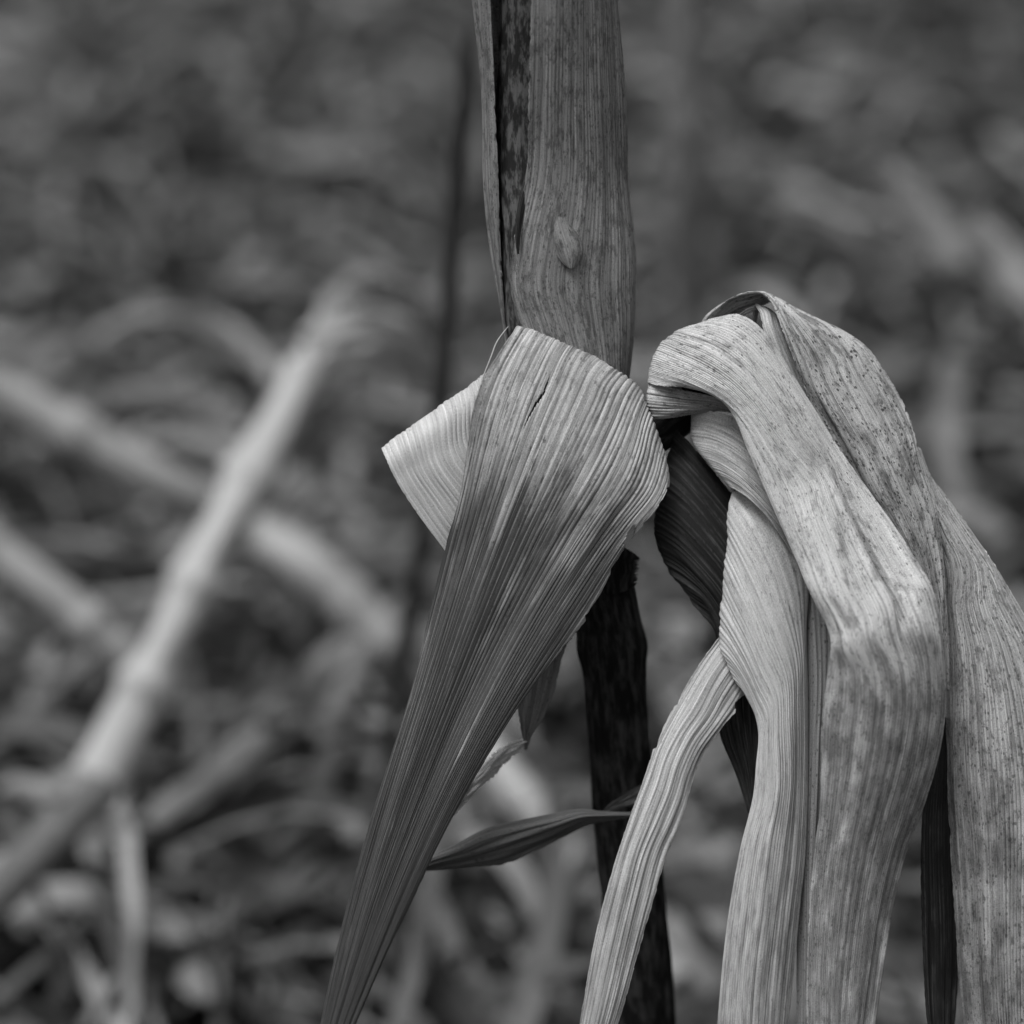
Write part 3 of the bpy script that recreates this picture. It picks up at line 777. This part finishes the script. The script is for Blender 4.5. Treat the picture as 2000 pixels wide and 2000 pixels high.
# coarse blade at the far right
F = [
 [(1760, 860, 96), (1785, 868, 92), (1800, 880, 98)],
 [(1776, 905, 88), (1798, 905, 76), (1815, 922, 90)],
 [(1790, 965, 82), (1818, 968, 58), (1850, 968, 80)],
 [(1812, 1040, 76), (1855, 1040, 38), (1903, 1042, 72)],
 [(1832, 1110, 76), (1888, 1106, 26), (1948, 1108, 66)],
 [(1846, 1180, 84), (1868, 1182, 44), (1918, 1180, 12), (1992, 1182, 60)],
 [(1850, 1260, 92), (1880, 1262, 42), (1945, 1260, 2), (2036, 1262, 58)],
 [(1850, 1340, 96), (1886, 1345, 42), (1965, 1345, -4), (2072, 1345, 56)],
 [(1849, 1430, 92), (1888, 1435, 40), (1978, 1435, -4), (2098, 1435, 58)],
 [(1850, 1520, 86), (1892, 1525, 40), (1988, 1525, 0), (2112, 1525, 60)],
 [(1856, 1655, 84), (1902, 1655, 42), (1992, 1655, 6), (2115, 1655, 64)],
 [(1866, 1800, 86), (1910, 1800, 50), (1990, 1800, 20), (2108, 1800, 70)],
 [(1878, 1960, 90), (1918, 1960, 56), (1990, 1960, 30), (2092, 1960, 76)],
 [(1910, 2180, 94), (1970, 2180, 50), (2050, 2180, 80)],
 [(1965, 2420, 96), (1975, 2422, 90), (1985, 2420, 96)],
]
leaf(F, M_side, plant, label='coarse ribbed blade at the right edge', ribs=40, per=7, nv=220, amp=3.0, wrinkle=1.8, edge=(2.2, 1.2),
     amp_v=((0, .3, .6, 1), (.7, 1, 1.5, 1.5)))
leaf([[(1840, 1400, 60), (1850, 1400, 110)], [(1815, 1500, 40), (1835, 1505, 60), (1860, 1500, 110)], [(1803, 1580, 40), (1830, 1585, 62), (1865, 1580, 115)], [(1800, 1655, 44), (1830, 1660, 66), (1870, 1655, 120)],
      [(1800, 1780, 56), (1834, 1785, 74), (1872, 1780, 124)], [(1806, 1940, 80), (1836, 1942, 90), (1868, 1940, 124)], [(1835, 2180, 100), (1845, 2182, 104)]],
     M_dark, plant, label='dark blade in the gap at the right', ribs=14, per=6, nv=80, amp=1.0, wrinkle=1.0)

# pale blade that passes under the crown
leaf([[(1410, 810, 150), (1400, 850, 150), (1410, 900, 150), (1445, 960, 150)],
      [(1366, 800, 118), (1366, 850, 110), (1382, 890, 100), (1414, 932, 88), (1440, 966, 78)],
      [(1352, 798, 86), (1350, 850, 78), (1367, 884, 68), (1401, 924, 56), (1428, 954, 46)],
      [(1376, 800, 56), (1378, 845, 38), (1394, 882, 30), (1420, 924, 24), (1446, 962, 22)],
      [(1436, 815, 32), (1436, 858, 8), (1448, 908, -4), (1466, 948, -4), (1488, 992, 4)],
      [(1500, 870, 24), (1494, 920, -4), (1500, 965, -12), (1512, 1008, -8), (1530, 1052, 4)],
      [(1560, 950, 28), (1550, 1000, 4), (1552, 1045, -2), (1560, 1085, 4), (1572, 1124, 16)],
      [(1610, 1040, 50), (1600, 1080, 40), (1600, 1120, 36), (1608, 1180, 44)]],
     M_pale, plant, label='pale blade crossing beneath the broad speckled one', ribs=26, per=7, nv=110, amp=1.4, wrinkle=.6, edge=(.5, .6), smooth=3, lock=(2,))
H2 = [
 [(1482, 890, 130), (1462, 1000, 125), (1452, 1080, 125), (1448, 1160, 122), (1444, 1240, 112), (1450, 1300, 100)],
 [(1470, 895, 108), (1440, 995, 94), (1432, 1070, 94), (1426, 1150, 92), (1420, 1225, 88), (1424, 1284, 76), (1446, 1335, 62)],
 [(1466, 902, 84), (1424, 980, 66), (1419, 1060, 62), (1413, 1140, 60), (1406, 1220, 58), (1412, 1280, 50), (1442, 1338, 46)],
 [(1512, 950, 58), (1450, 1022, 34), (1438, 1100, 26), (1430, 1180, 24), (1426, 1250, 26), (1431, 1300, 30), (1450, 1348, 38)],
 [(1556, 1022, 46), (1490, 1094, 12), (1472, 1170, 4), (1460, 1240, 4), (1455, 1300, 10), (1458, 1340, 22), (1467, 1378, 34)],
 [(1580, 1116, 40), (1527, 1186, 2), (1505, 1250, -8), (1490, 1310, -6), (1481, 1355, 4), (1478, 1385, 18), (1478, 1406, 32)],
 [(1574, 1230, 34), (1550, 1290, 2), (1526, 1340, -12), (1505, 1385, -8), (1491, 1415, 6), (1482, 1440, 28)],
 [(1576, 1340, 36), (1555, 1390, 2), (1531, 1425, -12), (1508, 1455, -8), (1490, 1475, 6), (1477, 1490, 26)],
 [(1576, 1480, 38), (1552, 1510, 6), (1522, 1535, -10), (1495, 1550, 2), (1470, 1556, 24)],
 [(1573, 1655, 40), (1542, 1655, 10), (1502, 1655, -6), (1470, 1655, 6), (1446, 1655, 24)],
 [(1562, 1780, 44), (1526, 1782, 16), (1486, 1782, 2), (1452, 1782, 12), (1424, 1780, 28)],
 [(1548, 1920, 50), (1510, 1922, 24), (1470, 1924, 10), (1438, 1922, 20), (1408, 1920, 34)],
 [(1530, 2080, 54), (1462, 2084, 20), (1400, 2080, 42)],
 [(1470, 2300, 60), (1450, 2302, 56), (1436, 2300, 60)],
]
leaf(H2, M_pale, plant, label='pale smooth blade rolled at its left side, hanging below the crossing one', ribs=30, per=7, nv=170, amp=1.8, wrinkle=1.2, edge=(.6, .7),
     amp_v=((0, .25, .4, .6, 1), (1.4, 1.3, .8, .4, .4)), notches=((1, 1455, 1358, 12, 7), (1, 1476, 1395, 12, 7), (1, 1478, 1465, 10, 7)))
leaf([[(1530, 960, 70), (1565, 965, 60), (1600, 970, 80)], [(1535, 1080, 66), (1580, 1085, 50), (1630, 1090, 70)], [(1538, 1200, 62), (1590, 1200, 46), (1645, 1205, 60)], [(1545, 1320, 58), (1595, 1322, 44), (1640, 1325, 60)],
      [(1552, 1450, 58), (1590, 1452, 44), (1628, 1455, 64)], [(1556, 1560, 60), (1586, 1562, 46), (1618, 1562, 70)], [(1556, 1655, 62), (1582, 1657, 50), (1608, 1657, 78)], [(1556, 1800, 70), (1580, 1802, 62), (1604, 1800, 80)], [(1556, 2000, 80), (1578, 2002, 74), (1598, 2000, 84)], [(1566, 2200, 90), (1572, 2200, 90)]],
     M_grey, plant, label='grey spotted blade deep between two pale ones', ribs=16, per=6, nv=110, amp=.7, wrinkle=1.4)
leaf([[(1450, 1180, 100), (1480, 1250, 96), (1500, 1300, 100)], [(1420, 1215, 84), (1450, 1280, 76), (1476, 1335, 84)], [(1404, 1244, 70), (1430, 1300, 60), (1455, 1362, 68)], [(1374, 1285, 56), (1405, 1336, 44), (1438, 1390, 58)], [(1330, 1356, 42), (1374, 1394, 28), (1416, 1416, 44)],
      [(1303, 1406, 32), (1342, 1440, 16), (1375, 1473, 34)], [(1278, 1456, 24), (1318, 1488, 8), (1356, 1520, 26)], [(1258, 1516, 16), (1300, 1546, 0), (1341, 1574, 18)], [(1235, 1578, 10), (1278, 1602, -6), (1324, 1618, 12)],
      [(1209, 1655, 4), (1254, 1660, -10), (1304, 1662, 8)], [(1182, 1750, 0), (1228, 1755, -14), (1276, 1758, 4)], [(1156, 1860, -2), (1200, 1866, -16), (1246, 1868, 2)], [(1134, 1980, -4), (1172, 1986, -16), (1212, 1984, 0)], [(1112, 2110, -4), (1138, 2112, -10), (1162, 2110, -2)], [(1098, 2230, -4), (1102, 2231, -4)]],
     M_strap, plant, label='bright narrow strap sweeping down left from the bunch', ribs=16, per=8, nv=150, amp=1.3, wrinkle=1.6, edge=(1.0, 1.4),
     notches=((1, 1440, 1385, 22, 13), (0, 1277, 1455, 14, 8), (0, 1320, 1370, 10, 4)))
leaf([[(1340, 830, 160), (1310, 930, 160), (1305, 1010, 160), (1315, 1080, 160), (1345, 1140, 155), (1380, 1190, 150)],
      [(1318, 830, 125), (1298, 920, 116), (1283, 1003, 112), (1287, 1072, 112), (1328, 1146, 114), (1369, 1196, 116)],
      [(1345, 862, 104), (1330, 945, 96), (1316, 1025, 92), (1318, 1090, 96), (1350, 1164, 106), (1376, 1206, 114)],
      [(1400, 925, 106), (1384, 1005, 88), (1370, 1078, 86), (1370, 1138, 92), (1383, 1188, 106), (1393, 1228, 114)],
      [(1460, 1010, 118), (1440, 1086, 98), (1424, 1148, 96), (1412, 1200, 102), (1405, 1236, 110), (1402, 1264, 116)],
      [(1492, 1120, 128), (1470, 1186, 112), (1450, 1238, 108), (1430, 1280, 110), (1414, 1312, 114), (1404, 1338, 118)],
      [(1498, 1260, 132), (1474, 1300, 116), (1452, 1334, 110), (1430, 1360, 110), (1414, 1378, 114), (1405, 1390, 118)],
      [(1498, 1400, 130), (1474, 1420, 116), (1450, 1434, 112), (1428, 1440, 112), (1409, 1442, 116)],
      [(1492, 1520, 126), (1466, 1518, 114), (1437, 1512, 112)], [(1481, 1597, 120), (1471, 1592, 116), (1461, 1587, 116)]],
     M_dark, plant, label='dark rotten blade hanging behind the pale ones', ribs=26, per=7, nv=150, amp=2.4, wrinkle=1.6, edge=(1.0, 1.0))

# small twisted blades low down
leaf([[(790, 1696, 200), (795, 1700, 198), (800, 1702, 202)], [(836, 1674, 190), (844, 1682, 178), (856, 1700, 198)], [(888, 1650, 180), (900, 1664, 162), (920, 1694, 192)], [(945, 1622, 178), (956, 1640, 152), (985, 1688, 194)], [(1012, 1603, 180), (1024, 1622, 148), (1050, 1660, 196)], [(1075, 1589, 182), (1084, 1608, 154), (1104, 1634, 196)],
      [(1128, 1580, 186), (1136, 1594, 166), (1150, 1612, 196)], [(1182, 1585, 190), (1186, 1592, 180), (1192, 1602, 196)], [(1240, 1587, 196), (1241, 1590, 194), (1243, 1594, 197)], [(1300, 1580, 210), (1301, 1582, 210), (1302, 1584, 210)]],
     leaf_mat('rotten_blade_twist', .11, .03, 121, streak=.3, fine=.3), plant, label='dark twisted blade crossing the blackened stalk near the bottom', ribs=12, per=6, nv=110, amp=1.2, wrinkle=1.0)
leaf([[(1170, 1592, 210), (1180, 1600, 205)], [(1192, 1568, 212), (1204, 1584, 205)], [(1222, 1548, 215), (1238, 1574, 208)], [(1256, 1528, 220), (1268, 1560, 214)], [(1310, 1500, 235), (1315, 1530, 232)]],
     M_dark, plant, name='leaf', ribs=6, per=6, nv=50, amp=.9, wrinkle=.8)
leaf([[(985, 1200, 150), (1050, 1200, 140), (1118, 1200, 165)], [(1000, 1280, 148), (1050, 1282, 138), (1102, 1280, 165)], [(1006, 1345, 150), (1045, 1348, 142), (1080, 1350, 166)], [(1014, 1400, 154), (1036, 1402, 148), (1058, 1406, 168)], [(1021, 1438, 160), (1030, 1438, 158), (1037, 1432, 165)], [(1026, 1463, 165), (1027, 1464, 165), (1029, 1463, 165)]],
     leaf_mat('rotten_blade_torn', .16, .05, 131, streak=.35, fine=.3), plant, label='small torn blade hanging behind the stained one', ribs=10, per=6, nv=70, amp=1.2, wrinkle=1.5, edge=(3, 2))
leaf([[(880, 1580, 160), (888, 1592, 160)], [(915, 1528, 160), (920, 1536, 150), (928, 1550, 160)], [(942, 1500, 160), (948, 1508, 146), (958, 1522, 162)], [(970, 1466, 160), (974, 1480, 142), (978, 1502, 165)], [(1000, 1450, 162), (1002, 1458, 148), (1006, 1475, 166)], [(1022, 1443, 165), (1024, 1448, 162), (1026, 1456, 166)]],
     M_loop, plant, label='pale curl of blade behind the stained one', ribs=8, per=6, nv=70, amp=1.4, wrinkle=3.0, edge=(4, 3))
